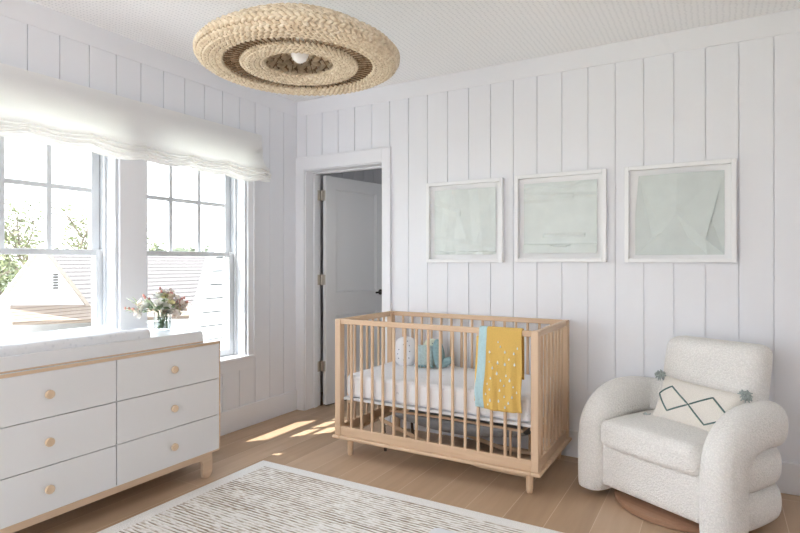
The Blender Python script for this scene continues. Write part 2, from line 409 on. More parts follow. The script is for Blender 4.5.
# ------------------------------------------------------------------ doorway, door, hall
mb = MB()
mb.box(-.0, DX0 - .004, -.02, 0, 0, 2.172); mb.box(DX1 + .004, .953, -.02, 0, 0, 2.172); mb.box(DX0 - .004, DX1 + .004, -.02, 0, DZ + .004, 2.172)
mb.box(.004, .953, -.024, -.02, 2.162, 2.172); mb.box(.943, .953, -.024, -.02, 0, 2.162)
struct(mb.build('trim_6', 'trim', bevel=.003), 'white casing around the open doorway', 'trim')
mb = MB()
mb.box(DX0 - .01, DX0 + .004, -.004, .20, 0, DZ); mb.box(DX1 - .004, DX1 + .01, -.004, .20, 0, DZ); mb.box(DX0, DX1, -.004, .20, DZ - .004, DZ + .01)
mb.box(DX0 + .004, DX0 + .016, .10, .145, 0, DZ); mb.box(DX1 - .016, DX1 - .004, .10, .145, 0, DZ); mb.box(DX0, DX1, .10, .145, DZ - .016, DZ)
struct(mb.build('trim_7', 'trim', bevel=.002), 'white door jamb lining the doorway', 'trim')
# door leaf: hinged at far left edge of the jamb
dr = bpy.data.objects.new('door_1', None); COL.objects.link(dr); HX, HY = DX0 + .030, .205
dr.location = (HX, HY, 0); dr.rotation_euler = (0, 0, math.radians(79.3)); struct(dr, 'open white panelled door swung into the next room', 'door')
DW, DH, DT = .765, 2.035, .04
m = MB()
def panelz(z0, z1): return (.115, DW - .115, z0, z1)
pans = [panelz(.22, .80), panelz(1.0, DH - .11)]
for (a, b, c, d) in holes((0, DW, .012, DH), pans): m.box(a, b, -DT, 0, c, d)
for (a, b, c, d) in pans: m.box(a, b, -DT + .015, -.015, c, d)
m.build('door_leaf', 'door', dr, local=True, smooth=False)
for (a, b, c, d) in pans:
    m = MB()
    for (p, q, r_, s_) in holes((a, b, c, d), [(a + .012, b - .012, c + .012, d - .012)]): m.box(p, q, -DT + .007, -.007, r_, s_)
    m.build('panel_moulding', 'door', dr, local=True, bevel=.003)
MB().box(0.002, DW - .002, -DT + .004, -.004, 0.004, .013).build('bottom_seal', 'rubber', dr, local=True, smooth=False)
m = MB()
for sg in (1, -1):
    y0 = 0 if sg > 0 else -DT
    m.cyl((DW - .065, y0, .98), (DW - .065, y0 + sg * .008, .98), .027, n=20); m.cyl((DW - .065, y0, .98), (DW - .065, y0 + sg * .045, .98), .010)
    m.tube([(DW - .065, y0 + sg * .045, .98), (DW - .10, y0 + sg * .047, .98), (DW - .17, y0 + sg * .045, .98)], .009)
m.build('door_handle', 'iron', dr, local=True)
for z in (1.86, 1.115, .35):
    m = MB(); 
    m.box(HX - .022, HX - .0185, HY - .055, HY - .012, z - .045, z + .045)
    m.cyl((HX - .012, HY - .006, z - .048), (HX - .012, HY - .006, z + .048), .007, n=12)
    m.box(HX - .016, HX + .030, HY - .0085, HY - .0045, z - .045, z + .045)
    h = m.build('hinge', 'nickel', None, bevel=.001); h.parent = dr; h.matrix_parent_inverse = (Matrix.Translation(dr.location) @ Matrix.Rotation(dr.rotation_euler.z, 4, 'Z')).inverted()
# hall beyond
struct(MB().box(-.2, 2.6, 0.0, 3.4, -.12, -.0).build('floor_hall', 'floor', smooth=False), 'wooden floor of the next room', 'floor')
m = MB(); m.box(-.3, -.21, .12, 3.4, -.1, 2.5)
m.box(-.3, 2.6, 3.4, 3.5, -.1, 2.5)
for (a, b, c, d) in holes((.12, 3.4, -.1, 2.5), [(1.2, 2.1, 1.1, 2.0)]): m.box(2.5, 2.6, a, b, c, d)  # opening added in the unseen side wall to light the door
for k in range(13): m.box(-.2 + .2 * k + .003, .0 + .2 * k - .003, 3.39, 3.4, 0, 2.5)
for k in range(16): m.box(-.21, -.20, .14 + .2 * k + .003, .34 + .2 * k - .003, 0, 2.5)
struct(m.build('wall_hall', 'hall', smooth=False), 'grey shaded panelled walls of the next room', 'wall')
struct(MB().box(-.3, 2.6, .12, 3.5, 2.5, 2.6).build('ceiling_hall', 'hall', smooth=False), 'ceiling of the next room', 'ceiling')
t = thing('nightstand', (-.07, 1.75, 0), 'small dark brown stand beyond the open door', 'stand')
MB().box(-.196, .05, 1.45, 2.05, .83, .87).build('stand_top', 'brownwood', t, bevel=.004)
MB().box(-.19, .03, 1.48, 2.02, .62, .83).build('drawer_box', 'brownwood', t, bevel=.004)
for (x, yy) in ((-.17, 1.50), (.01, 1.50), (-.17, 2.0), (.01, 2.0)): MB().box(x - .018, x + .018, yy - .018, yy + .018, 0, .62).build('leg', 'brownwood', t, bevel=.003)
t = MB().rbox((-.11, 1.72, 1.032), (.08, .14, .16), .03).build('fabric_box', 'greycloth', None); tag(t, 'grey fabric box standing on the dark stand', 'box')

# ------------------------------------------------------------------ pictures on the back wall
def picture(x0, x1, z0, z1, label, art):
    t = thing('picture_frame', ((x0 + x1) / 2, 0, z0), label, 'picture', 'white framed paper reliefs above the crib')
    w = .024; D = .045; m = MB()
    for (a, b, c, d) in holes((x0, x1, z0, z1), [(x0 + w, x1 - w, z0 + w, z1 - w)]): m.box(a, b, -D, -.001, c, d)
    m.build('frame', 'frame', t, bevel=.002)
    MB().box(x0 + w, x1 - w, -.008, -.002, z0 + w, z1 - w).build('backing_board', 'mat', t, smooth=False)
    art(t, x0 + w, x1 - w, z0 + w, z1 - w)
def folded(t, name, mat, x0, x1, z0, z1, pts, tris):
    vs = [(x0 + u * (x1 - x0), -.011 - 2.3 * h, z0 + v * (z1 - z0)) for (u, v, h) in pts]
    n = len(vs); vb = [(p[0], -.0085, p[2]) for p in vs]
    # give each facet its own verts for crisp folds
    m = MB()
    for tr in tris: m.add([vs[i] for i in tr], [(0, 1, 2)])
    m.build(name, mat, t, smooth=False)
def sheet_relief(t, mat, x0, x1, z0, z1, f, n=60):
    MB().grid(n, n, lambda u, v: (x0 + u * (x1 - x0), -.011 - 2.6 * max(0, f(u, v)), z0 + v * (z1 - z0))).build('paper_relief', mat, t, smooth=False)
def tri(x): x = x % 1; return abs(2 * x - 1)
def art1(t, a, b, c, d):
    i = .034
    def f(u, v):
        h = .002 + .005 * max(0, 1 - abs(u + .32 * v - .62) * 4) + .003 * max(0, 1 - abs(u - .18 - .12 * v) * 8)
        h += .003 * max(0, 1 - abs(v - .24 + .15 * u) * 16) + .0025 * max(0, 1 - abs(v - .78 + .35 * u) * 12) * (u < .45)
        h += .002 * max(0, 1 - abs(u - .62 - .4 * v) * 7) + .004 * max(0, 1 - abs(u - .82 + .1 * v) * 6)
        if v < .05: h += .004 * math.sin(u * 17)
        return h + .0015 * noise.noise(V((u * 4, v * 4, 1)))
    sheet_relief(t, 'paper1', a + i, b - i, c + i, d - i, f)
def art2(t, a, b, c, d):
    i = .034
    def f(u, v):
        h = .002
        if v < .13: h += .006 * (1 if v < .12 else 0)
        h += .003 * max(0, 1 - abs(v - .25) * 30) * (.28 < u < .85)
        h += .004 * max(0, 1 - abs(v - .84 + .05 * u) * 24) + .003 * max(0, 1 - abs(v - .93 - .03 * math.sin(u * 9)) * 22)
        h += .003 * max(0, 1 - abs(v - .76 - .04 * u) * 20) * (u < .7)
        dd = math.hypot((u - .52), (v - .20) * 1.8); h += .004 if (dd < .2 and v < .13) else 0
        return h + .002 * noise.noise(V((u * 5, v * 5, 4)))
    sheet_relief(t, 'paper1', a + i, b - i, c + i, d - i, f)
def art3(t, a, b, c, d):
    i = .034
    P = [(0, 0, 0), (1, 0, 0), (1, 1, 0), (.04, 1, 0), (.49, 1, .012), (.48, .50, .014), (.82, 0, .0), (.80, .18, .016), (.32, .28, .010), (.20, .22, .001), (.30, 0, .003), (1, .5, .0), (0, .5, .001), (.86, .42, .002), (.60, .22, .006)]
    T = [(3, 5, 4), (4, 5, 2), (3, 8, 5), (3, 9, 8), (3, 12, 9), (12, 0, 9), (0, 10, 8), (0, 8, 9), (8, 14, 5), (8, 10, 14), (10, 6, 14), (14, 7, 5), (5, 7, 2), (14, 6, 7), (7, 13, 2), (13, 11, 2), (7, 1, 13), (13, 1, 11), (6, 1, 7)]
    folded(t, 'paper_relief', 'paper3', a + i, b - i, c + i * .6, d - i, P, T)
picture(1.279, 1.871, 1.269, 1.856, 'leftmost white framed pale mint paper relief on wall', art1)
picture(1.956, 2.550, 1.272, 1.860, 'middle white framed pale mint paper relief with horizontal folds', art2)
picture(2.659, 3.251, 1.270, 1.859, 'rightmost white framed grey green paper with diagonal folds', art3)

# ------------------------------------------------------------------ roman shade
def roman():
    ya, yb = -2.66, -.500
    prof = [(.022, 2.262), (.070, 2.262), (.078, 2.20), (.082, 2.10), (.088, 2.045), (.100, 2.01), (.124, 1.985), (.128, 1.972), (.105, 1.968), (.098, 1.978),
            (.110, 1.966), (.133, 1.956), (.136, 1.944), (.108, 1.942), (.100, 1.952), (.114, 1.938), (.138, 1.930), (.140, 1.916), (.110, 1.916), (.102, 1.925), (.114, 1.912), (.134, 1.904), (.130, 1.890), (.10, 1.886), (.072, 1.892), (.06, 1.93), (.058, 2.0), (.055, 2.2)]
    P = []
    for i in range(len(prof) - 1):
        k = 3 if prof[i][1] > 2.0 else 2
        for j in range(k): P.append(tuple(prof[i][q] * (1 - j / k) + prof[i + 1][q] * j / k for q in (0, 1)))
    P.append(prof[-1]); nv = len(P) - 1; nu = 180
    def fn(u, v):
        yy = yb + (ya - yb) * u; x, z = P[round(v * nv)]
        low = max(0, min(1, (2.08 - z) / .14))
        ph = (yy - (-.55)) / -.333
        sag = abs(math.sin(PI * ph)) ** .8
        z2 = z + low * (-.024 * sag + .020) - low * .006 * math.sin(ph * 2.1 + z * 40)
        x2 = x + low * (.012 * sag) + .004 * noise.noise(V((yy * 6, z * 12, 2))) * (z < 2.25)
        if u < .05: yy += low * .035 * (1 - u / .05) * (1 - .5 * (z < 1.93)) + low * .01 * math.sin(z * 260) * (1 - u / .05); 
        return (x2, yy, z2)
    m = MB().grid(nu, nv, fn)
    # right end gusset
    for u in (0, 1):
        ring = [V(fn(u, j / nv)) for j in range(nv + 1)]; c = sum(ring, V()) / len(ring)
        cc = V((.06, ring[0].y, 2.05))
        m.add([cc] + ring, [(0, j, j + 1) for j in range(1, nv + 1)])
    o = m.build('roman_shade', 'shade'); tag(o, 'white linen roman shade gathered in soft folds above windows', 'window shade')
    hr = MB().box(.001, .022, ya + .01, yb - .01, 2.235, 2.262).build('headrail', 'trim', o, smooth=False)
roman()

# ------------------------------------------------------------------ dresser
DXF, DY0, DY1 = .560, -2.680, -1.355
def dresser():
    t = thing('dresser', (.31, (DY0 + DY1) / 2, 0), 'white six drawer dresser with pale wood edges under windows', 'dresser')
    xb = .07; z0, z1 = .142, .797; e = .014
    m = MB()
    m.box(xb, DXF - .002, DY0, DY0 + e, z0, z1); m.box(xb, DXF - .002, DY1 - e, DY1, z0, z1)
    m.box(xb, DXF - .002, DY0 + e, DY1 - e, z0, z0 + e); m.box(xb, DXF - .002, DY0 + e, DY1 - e, z1 - e, z1)
    m.box(xb, xb + .01, DY0 + e, DY1 - e, z0 + e, z1 - e)
    m.build('carcass', 'white', t, bevel=.001)
    m = MB()   # exposed ply edges around the front
    m.box(DXF - .002, DXF, DY0, DY0 + e * .6, z0, z1); m.box(DXF - .002, DXF, DY1 - .008, DY1, z0, z1)
    m.box(DXF - .002, DXF, DY0, DY1, z0, z0 + .008); m.box(DXF - .002, DXF, DY0, DY1, z1 - .015, z1)
    m.build('front_edge', 'birch', t, smooth=False)
    MB().box(DXF - .03, DXF - .022, DY0 + e, DY1 - e, z0 + e, z1 - e).build('shadow_panel', 'gap', t, smooth=False)
    ym = (DY0 + DY1) / 2
    for (a, b) in ((DY0 + .010, ym - .002), (ym + .002, DY1 - .010)):
        for (c, d) in ((.152, .3545), (.3585, .571), (.575, .781)):
            dw = MB().box(DXF - .020, DXF, a + .001, b - .001, c, d).build('drawer', 'white', t, bevel=.001)
            yc, zc = (a + b) / 2, (c + d) / 2 + .002
            k = MB(); n = 12
            k.cyl((DXF, yc, zc), (DXF + .014, yc, zc), .011, n=12); k.cyl((DXF + .012, yc, zc), (DXF + .026, yc, zc), .0205, n=10)
            k.build('knob', 'knob', dw, bevel=.003)
    # base rail & bracket legs
    m = MB(); m.box(DXF - .028, DXF - .006, DY0 + .19, DY1 - .195, .114, .1418); m.box(.10, .12, DY0 + .19, DY1 - .195, .114, .1418)
    m.box(.10, DXF - .03, DY0 + .05, DY0 + .07, .112, .142); m.box(.10, DXF - .03, DY1 - .075, DY1 - .055, .112, .142)
    m.build('base_rail', 'birch', t, bevel=.002)
    for (yy, s) in ((DY1 - .055, -1), (DY0 + .05, 1)):
        poly = [(0, .142), (0, .03), (.012, .008), (.03, 0), (.052, 0), (.062, .006), (.066, .02), (.066, .085), (.074, .104), (.09, .112), (.14, .115), (.14, .142)]
        for x in (DXF - .0295, .099):
            m = MB(); m.prism([(yy + s * p, z) for (p, z) in poly], 0, x, x + .024); m.build('leg', 'birch', t, smooth=False)
dresser()
# changing tray
def tray():
    x0, x1, y0, y1, z0, z1 = .085, .532, -2.66, -1.458, .798, .866
    t = thing('changing_tray', ((x0 + x1) / 2, (y0 + y1) / 2, z0), 'white changing tray sitting on top of the dresser', 'tray')
    w = .016; m = MB(); yd = -1.775
    def ch(poly, ax, a, b): m.prism(poly, ax, a, b)
    m.box(x0, x1, y0, y0 + w, z0, z1); m.box(x0, x0 + w, y0 + w, y1 - w, z0, z1); m.box(x1 - w, x1, y0 + w, y1 - w, z0, z1)
    m.prism([(z0, x0), (z1 - .02, x0), (z1, x0 + .0), (z1, x1 - .014), (z1 - .016, x1), (z0, x1)], 1, y1 - w, y1)
    m.box(x0 + w, x1 - w, y0 + w, y1 - w, z0, z0 + .006)
    m.build('tray_body', 'white', t, bevel=.003)
    m = MB(); m.box(x0 + w, x1 - w, yd, y1 - w, z1 - .014, z1 - .004); m.box(x0 + w, x1 - w, yd, yd + .012, z0 + .006, z1 - .014); m.build('side_shelf', 'white', t, bevel=.002)
    m = MB(); m.box(x1 - .004, x1 + .0015, y0, y1 + .001, z0, z0 + .007); m.build('wood_edge', 'birch', t, smooth=False)
tray()
def pad():
    x0, x1, y0, y1 = .104, .512, -2.63, -1.785; c = ((x0 + x1) / 2, (y0 + y1) / 2, .855); hx, hy, hz = (x1 - x0) / 2, (y1 - y0) / 2, .049
    def fn(p):
        q = V(p); 
        if q.z > 0:
            q.z += .022 * (abs(q.x / hx) ** 2) - .012
            q.z += .003 * noise.noise(V((q.x * 14, q.y * 14, 0)))
        return q
    m = MB().rbox(c, (hx, hy, hz), .022, mid=16, fn=fn)
    o = m.build('changing_pad', 'pad'); tag(o, 'quilted white changing pad with pale speckles lying in the tray', 'changing pad')
pad()

# ------------------------------------------------------------------ vase and flowers
VX, VY, VZ = .300, -1.560, .862
def vase():
    t = thing('glass_vase', (VX, VY, VZ), 'small clear glass vase of flowers on the changing tray', 'vase')
    m = MB(); m.lathe([(0, .0), (.040, 0), (.046, .006), (.050, .05), (.051, .112), (.0475, .112), (.046, .05), (.042, .012), (0, .010)], (VX, VY, VZ), 28)
    m.build('glass_body', 'vglass', t)
    m = MB(); m.lathe([(0, .011), (.041, .013), (.0455, .05), (.0458, .075), (0, .075)], (VX, VY, VZ), 24); w = m.build('water', 'water', t)
vase()
def petals(m, c, r, nrm, kind):
    c = V(c); nrm = V(nrm).normalized(); u = nrm.cross(V((.3, .2, 1))).normalized(); w = nrm.cross(u)
    layers = {'rose': [(5, .35, .5), (6, .7, .9), (7, 1.0, 1.25)], 'open': [(6, .9, 1.2)], 'bud': [(4, .3, .2)]}[kind]
    for (n, rr, tilt) in layers:
        for k in range(n):
            a = 2 * PI * k / n + rr * 2 + random.uniform(-.2, .2); d = u * math.cos(a) + w * math.sin(a)
            tt = tilt + random.uniform(-.15, .15); L = r * (.65 + .35 * rr) * random.uniform(.85, 1.1); wd = L * .48
            up = (nrm * math.cos(tt) + d * math.sin(tt)).normalized(); sd = up.cross(nrm if tt > .05 else d)
            if sd.length < 1e-4: sd = u
            sd.normalize(); b0 = c - nrm * r * .3; cur = up.cross(sd).normalized()
            vs = []
            for i in range(5):
                f = i / 4; wv = wd * math.sin(PI * min(.95, .12 + f * .8)) ** .8
                mid = b0 + up * L * f + nrm * (L * .25 * f * f)
                for g in (-1, 0, 1): vs.append(mid + sd * wv * g + nrm * (.25 * wv * abs(g)))
            m.add(vs, [(i * 3 + g, i * 3 + g + 1, i * 3 + g + 4, i * 3 + g + 3) for i in range(4) for g in range(2)])
def leafshape(m, a, d, L, wd):
    a = V(a); d = V(d).normalized(); s = d.cross(V((0, 0, 1)));
    if s.length < .1: s = V((1, 0, 0))
    s.normalize(); n = s.cross(d); vs = []
    for i in range(6):
        f = i / 5; ww = wd * math.sin(PI * max(.03, min(.97, f))) ; mid = a + d * L * f - n * L * .15 * f * f
        for g in (-1, 0, 1): vs.append(mid + s * ww * g + n * ww * .3 * abs(g))
    m.add(vs, [(i * 3 + g, i * 3 + g + 1, i * 3 + g + 4, i * 3 + g + 3) for i in range(5) for g in range(2)])
R30 = V((math.cos(math.radians(30)), math.sin(math.radians(30)), 0))
def stem(kind, lx, dz, dep, label, cat='flower'):
    # lx: sideways offset of bloom, dz: height above rim, dep: away offset
    base = V((VX, VY, VZ + .014)); tip = V((VX, VY, VZ + .112)) + R30 * (lx * 1.05 - .018) + V((-.5, .866, 0)) * dep + V((0, 0, dz * 1.12))
    rim = V((VX, VY, VZ + .112)) + (tip - V((VX, VY, VZ + .112))).normalized() * .03; rim.z = VZ + .114
    st0 = base + V((random.uniform(-.025, .025), random.uniform(-.025, .025), 0))
    p = [st0, st0.lerp(rim, .6), rim, rim.lerp(tip, .5) + V((0, 0, .012)), tip]
    name = {'rose': 'cream_rose', 'pink': 'pink_blossom', 'red': 'red_bud_spray', 'yellow': 'yellow_flower', 'leafy': 'leaf_spray', 'bronze': 'bronze_leaf_spray'}[kind]
    grp = {'rose': 'cream roses in the vase', 'pink': 'pink blossoms in the vase', 'red': 'red bud sprays in the vase', 'yellow': 'yellow flowers in the vase', 'leafy': 'green leaf sprays in the vase', 'bronze': 'bronze leaf sprays in the vase'}[kind]
    t = thing(name, tuple(st0), label, cat, grp)
    MB().tube(p, .0016, 6).build('stem', 'stem', t)
    nrm = (tip - rim).normalized() + V((.25, -.45, .3))
    m = MB()
    if kind == 'rose': petals(m, tip, .043, nrm, 'rose'); m.build('blossom', 'rose', t)
    elif kind == 'pink':
        for k in range(6): petals(m, tip + V((random.uniform(-.026, .026), random.uniform(-.022, .022), random.uniform(-.026, .02))), .026, nrm + V((random.uniform(-.5, .5),) * 3), 'open')
        m.build('blossom', 'pink', t)
    elif kind == 'yellow': 
        for k in range(3): petals(m, tip + V((random.uniform(-.012, .012), random.uniform(-.012, .012), random.uniform(-.012, .012))), .022, nrm, 'open')
        m.build('blossom', 'yellow', t)
    elif kind == 'red':
        for k in range(6):
            q = rim.lerp(tip, 1 - k * .07) + V((random.uniform(-.01, .01), random.uniform(-.01, .01), 0)); m.rbox(q, (.0055, .0055, .009), .005, 2, 1)
        m.build('buds', 'red', t)
    else:
        for k in range(7):
            q = rim.lerp(tip, .25 + .12 * k); leafshape(m, q, (tip - rim).normalized() + V((random.uniform(-1, 1), random.uniform(-1, 1), random.uniform(-.3, .8))), .056, .014)
        m.build('leaves', 'green2' if kind == 'leafy' else 'bronze', t)
    if kind in ('rose', 'pink', 'yellow'):
        m = MB()
        for k in range(2): leafshape(m, p[2].lerp(tip, .3 + .3 * k), (tip - rim).normalized() + V((random.uniform(-1, 1), random.uniform(-1, 1), .1)), .062, .016)
        m.build('leaf', 'green2' if random.random() < .6 else 'green1', t)
FL = [('rose', .018, .05, -.03, 'largest cream rose in the middle of the bouquet'), ('rose', -.005, .085, .02, 'cream rose standing high behind the central rose'),
      ('rose', -.068, .040, -.01, 'cream rose just left of the bouquet centre'), ('rose', .062, .018, -.03, 'low cream rose right of the bouquet centre'),
      ('pink', -.095, .045, .0, 'pale pink blossom cluster upper left of bouquet'), ('pink', -.112, .005, -.01, 'low pale pink blossom cluster at left of bouquet'), ('pink', .10, .060, .01, 'pink blossom cluster upper right of bouquet'),
      ('pink', .128, .030, .0, 'pink blossom cluster at far right of bouquet'), ('pink', .095, .0, -.01, 'low pink blossom cluster right of the vase rim'), ('pink', .045, .095, .02, 'pink blossom cluster near top of bouquet'),
      ('yellow', .035, .088, .0, 'yellow flower at the top of the bouquet'), ('yellow', .075, .045, -.02, 'yellow flower between the right hand pink blossoms'), ('yellow', .105, .022, -.01, 'yellow flower low on the right of bouquet'),
      ('red', -.19, .02, 0, 'long red bud spray reaching far left'), ('red', -.085, .088, .0, 'red bud spray rising at the upper left'), ('red', .155, .055, .0, 'red bud spray at the right tip of bouquet'), ('red', .002, .125, .01, 'tallest red bud spray at top of bouquet'),
      ('red', .125, .075, .02, 'red bud spray rising upper right'), ('red', .065, .108, .0, 'red bud spray right of the bouquet top'),
      ('leafy', -.04, .05, -.04, 'sage leaf spray in front left of bouquet'), ('leafy', -.145, .048, 0, 'green leaf spray pointing upper left'), ('leafy', -.16, .012, 0, 'green leaf spray pointing left above the pad'), ('leafy', .02, .02, -.06, 'green leaf spray hanging over the front rim'), ('leafy', .0, .07, .03, 'green leaf spray behind the roses'),
      ('bronze', .08, .07, -.03, 'bronze leaf spray right of centre'), ('bronze', .05, .0, -.05, 'bronze leaf spray drooping over the vase rim'), ('bronze', .14, .04, -.02, 'bronze leaf spray at the right side')]
for a in FL: stem(*a)
# leaves under water in the vase
m = MB()
for k in range(26):
    a = random.uniform(0, 2 * PI); r = random.uniform(0, .02); leafshape(m, (VX + r * math.cos(a), VY + r * math.sin(a), VZ + random.uniform(.014, .07)), (math.cos(a * 3) * .5, math.sin(a * 3) * .5, random.uniform(.3, 1.2)), .026, .006)
o = m.build('vase_foliage', 'green1'); tag(o, 'dark green leaves packed inside the glass vase', 'leaves', kind='stuff')

# ------------------------------------------------------------------ crib
CX0, CX1, CY0, CY1 = .965, 2.323, -.750, -.035
def crib():
    t = thing('crib', ((CX0 + CX1) / 2, (CY0 + CY1) / 2, 0), 'pale beech wood crib with round spindles against back wall', 'crib')
    pw, pd = .042, .052; zt = .896; zf = .132
    for (x, yy) in ((CX0, CY0), (CX1 - pw, CY0), (CX0, CY1 - pd), (CX1 - pw, CY1 - pd)):
        MB().box(x, x + pw, yy, yy + pd, zf, zt).build('corner_post', 'beechz', t, bevel=.004)
    for yy in (CY0 + .004, CY1 - .030):
        MB().box(CX0 + pw, CX1 - pw, yy, yy + .026, .864, zt).build('top_rail', 'beechx', t, bevel=.004)
        MB().box(CX0 + pw, CX1 - pw, yy, yy + .026, zf, .192).build('bottom_rail', 'beechx', t, bevel=.003)
        for k in range(15):
            x = 1.087 + .0803 * k; MB().cyl((x, yy + .013, .19), (x, yy + .013, .867), .0092, n=12, caps=False).build('spindle', 'beechz', t)
    for x in (CX0 + .006, CX1 - .032):
        MB().box(x, x + .026, CY0 + pd, CY1 - pd, .860, zt).build('end_top_rail', 'beechy', t, bevel=.004)
        MB().box(x, x + .026, CY0 + pd, CY1 - pd, zf, .192).build('end_bottom_rail', 'beechy', t, bevel=.003)
        for k in range(7):
            yy = CY0 + pd + (CY1 - CY0 - 2 * pd) * (k + 1) / 8; MB().cyl((x + .013, yy, .19), (x + .013, yy, .862), .0092, n=12, caps=False).build('spindle', 'beechz', t)
    o = .014; m = MB()
    for (a, b, c, d) in holes((CX0 - o, CX1 + o, CY0 - o, CY1 + .010), [(CX0 + .04, CX1 - .04, CY0 + .04, CY1 - .04)]): m.box(a, b, c, d, .112, zf)
    m.build('base_moulding', 'beechx', t, bevel=.007, seg=3)
    for x in (1.058, 2.262):
        for yy in (-.705, -.085):
            MB().lathe([(0, 0), (.013, 0), (.0165, .004), (.020, .03), (.021, .114), (0, .114)], (x, yy, 0), 18).build('foot', 'beechz', t)
    # mattress support
    m = MB(); m.box(CX0 + pw + .004, CX1 - pw - .004, CY0 + .034, CY1 - .034, .362, .378); m.build('mattress_support', 'white', t, bevel=.002)
    for x in (1.02, 2.264): MB().box(x - .012, x + .012, CY0 + .08, CY1 - .08, .33, .362).build('support_bearer', 'beechy', t, bevel=.002)
crib()
def mattress():
    x0, x1, y0, y1, z0, z1 = 1.022, 2.268, -.708, -.082, .379, .528
    c = ((x0 + x1) / 2, (y0 + y1) / 2, (z0 + z1) / 2); h = ((x1 - x0) / 2, (y1 - y0) / 2, (z1 - z0) / 2)
    def fn(p):
        q = V(p); n = noise.noise(V((q.x * 9, q.y * 9, q.z * 9))); q.x += .003 * n; q.y += .004 * n * (abs(q.y) > h[1] * .9)
        if q.z > 0: q.z += .003 * n
        return q
    o = MB().rbox(c, h, .03, mid=14, fn=fn).build('crib_mattress', 'sheet'); tag(o, 'crib mattress in a white printed fitted sheet', 'mattress')
mattress()
MZ = .530
def cushion_mesh(w, h, th, n=14, pinch=.06, p=2.6, rd=0):
    m = MB()
    for sg in (1, -1):
        def fn(u, v, sg=sg):
            a, b = 2 * u - 1, 2 * v - 1
            k = max(0, (1 - abs(a) ** p)) ** .5 * max(0, (1 - abs(b) ** p)) ** .5
            return (a * w / 2 * (1 - rd * b * b) ** .5 * (1 - pinch * (1 - b * b) * abs(a) ** 3), sg * th / 2 * k, (b * h / 2) * (1 - rd * a * a) ** .5 * (1 - pinch * (1 - a * a) * abs(b) ** 3))
        m.grid(n, n, fn)
    return m
def place(mb, loc, rz, tilt=0, roll=0):
    R = Matrix.Rotation(rz, 4, 'Z') @ Matrix.Rotation(tilt, 4, 'X') @ Matrix.Rotation(roll, 4, 'Y')
    mb.v = [tuple(R @ V(v) + V(loc)) for v in mb.v]; return mb
def surf_dots(m, w, h, th, spots, r, p=2.6, shape=None):
    for (a, b) in spots:
        k = max(0, (1 - abs(a) ** p)) ** .5 * max(0, (1 - abs(b) ** p)) ** .5; yy = -th / 2 * k - .0015
        pts = [(a * w / 2 + r * math.cos(2 * PI * i / 8), yy, b * h / 2 + r * math.sin(2 * PI * i / 8)) for i in range(8)]
        m.add(pts, [tuple(range(8))])
# white ghost shaped dotted cushion
m = cushion_mesh(.175, .215, .09, 16, .0, 2.2, .42); m.cur = 1; surf_dots(m, .17, .205, .09, [(-.5, .1), (-.5, -.5), (-.1, .45), (0, -.1), (-.05, -.6), (.4, .4), (.45, 0), (.4, -.45), (-.6, -.2), (.2, .7)], .004, 2.2); place(m, (1.215, -.235, MZ + .100), 0.25, -.15)
o = m.build('dotted_cushion', ['cotton', 'dot']); tag(o, 'white cushion with small dark dots at the crib corner', 'cushion')
m = cushion_mesh(.15, .20, .07, 14, .0, 2.2, .42); m.cur = 1; surf_dots(m, .15, .19, .07, [(-.3, .6), (.2, .7), (0, .3), (.5, .4)], .004, 2.2); place(m, (1.385, -.165, MZ + .094), .1, -.12)
o = m.build('green_cushion', ['palegreen', 'dot']); tag(o, 'pale green dotted cushion behind the teal one', 'cushion')
m = cushion_mesh(.14, .16, .07, 14, .10, 2.2, .2); m = place(m, (1.375, -.255, MZ + .085), .15, -.15)
o = m.build('teal_cushion', 'paleteal'); tag(o, 'pale teal cushion with pompom hem standing in crib', 'cushion')
m = MB()
for k in range(6): m.rbox((1.315 + .024 * k, -.275 + .004 * k, MZ + .012), (.010, .010, .010), .0095, 3, 1)
m.build('pompom_trim', 'teal', o)
m = cushion_mesh(.085, .205, .06, 14, .0, 2.2, .5); m = place(m, (1.475, -.235, MZ + .103), .3, -.1, -.12)
o = m.build('plush_toy', 'teal'); tag(o, 'darker teal upright plush toy right of the pompom cushion', 'soft toy')
m = MB().tube([(1.485, -.225, MZ + .035), (1.52, -.225, MZ + .045), (1.565, -.22, MZ + .07)], [(.03, .02), (.034, .024), (.02, .02)], 12); m.build('tail', 'teal', o)

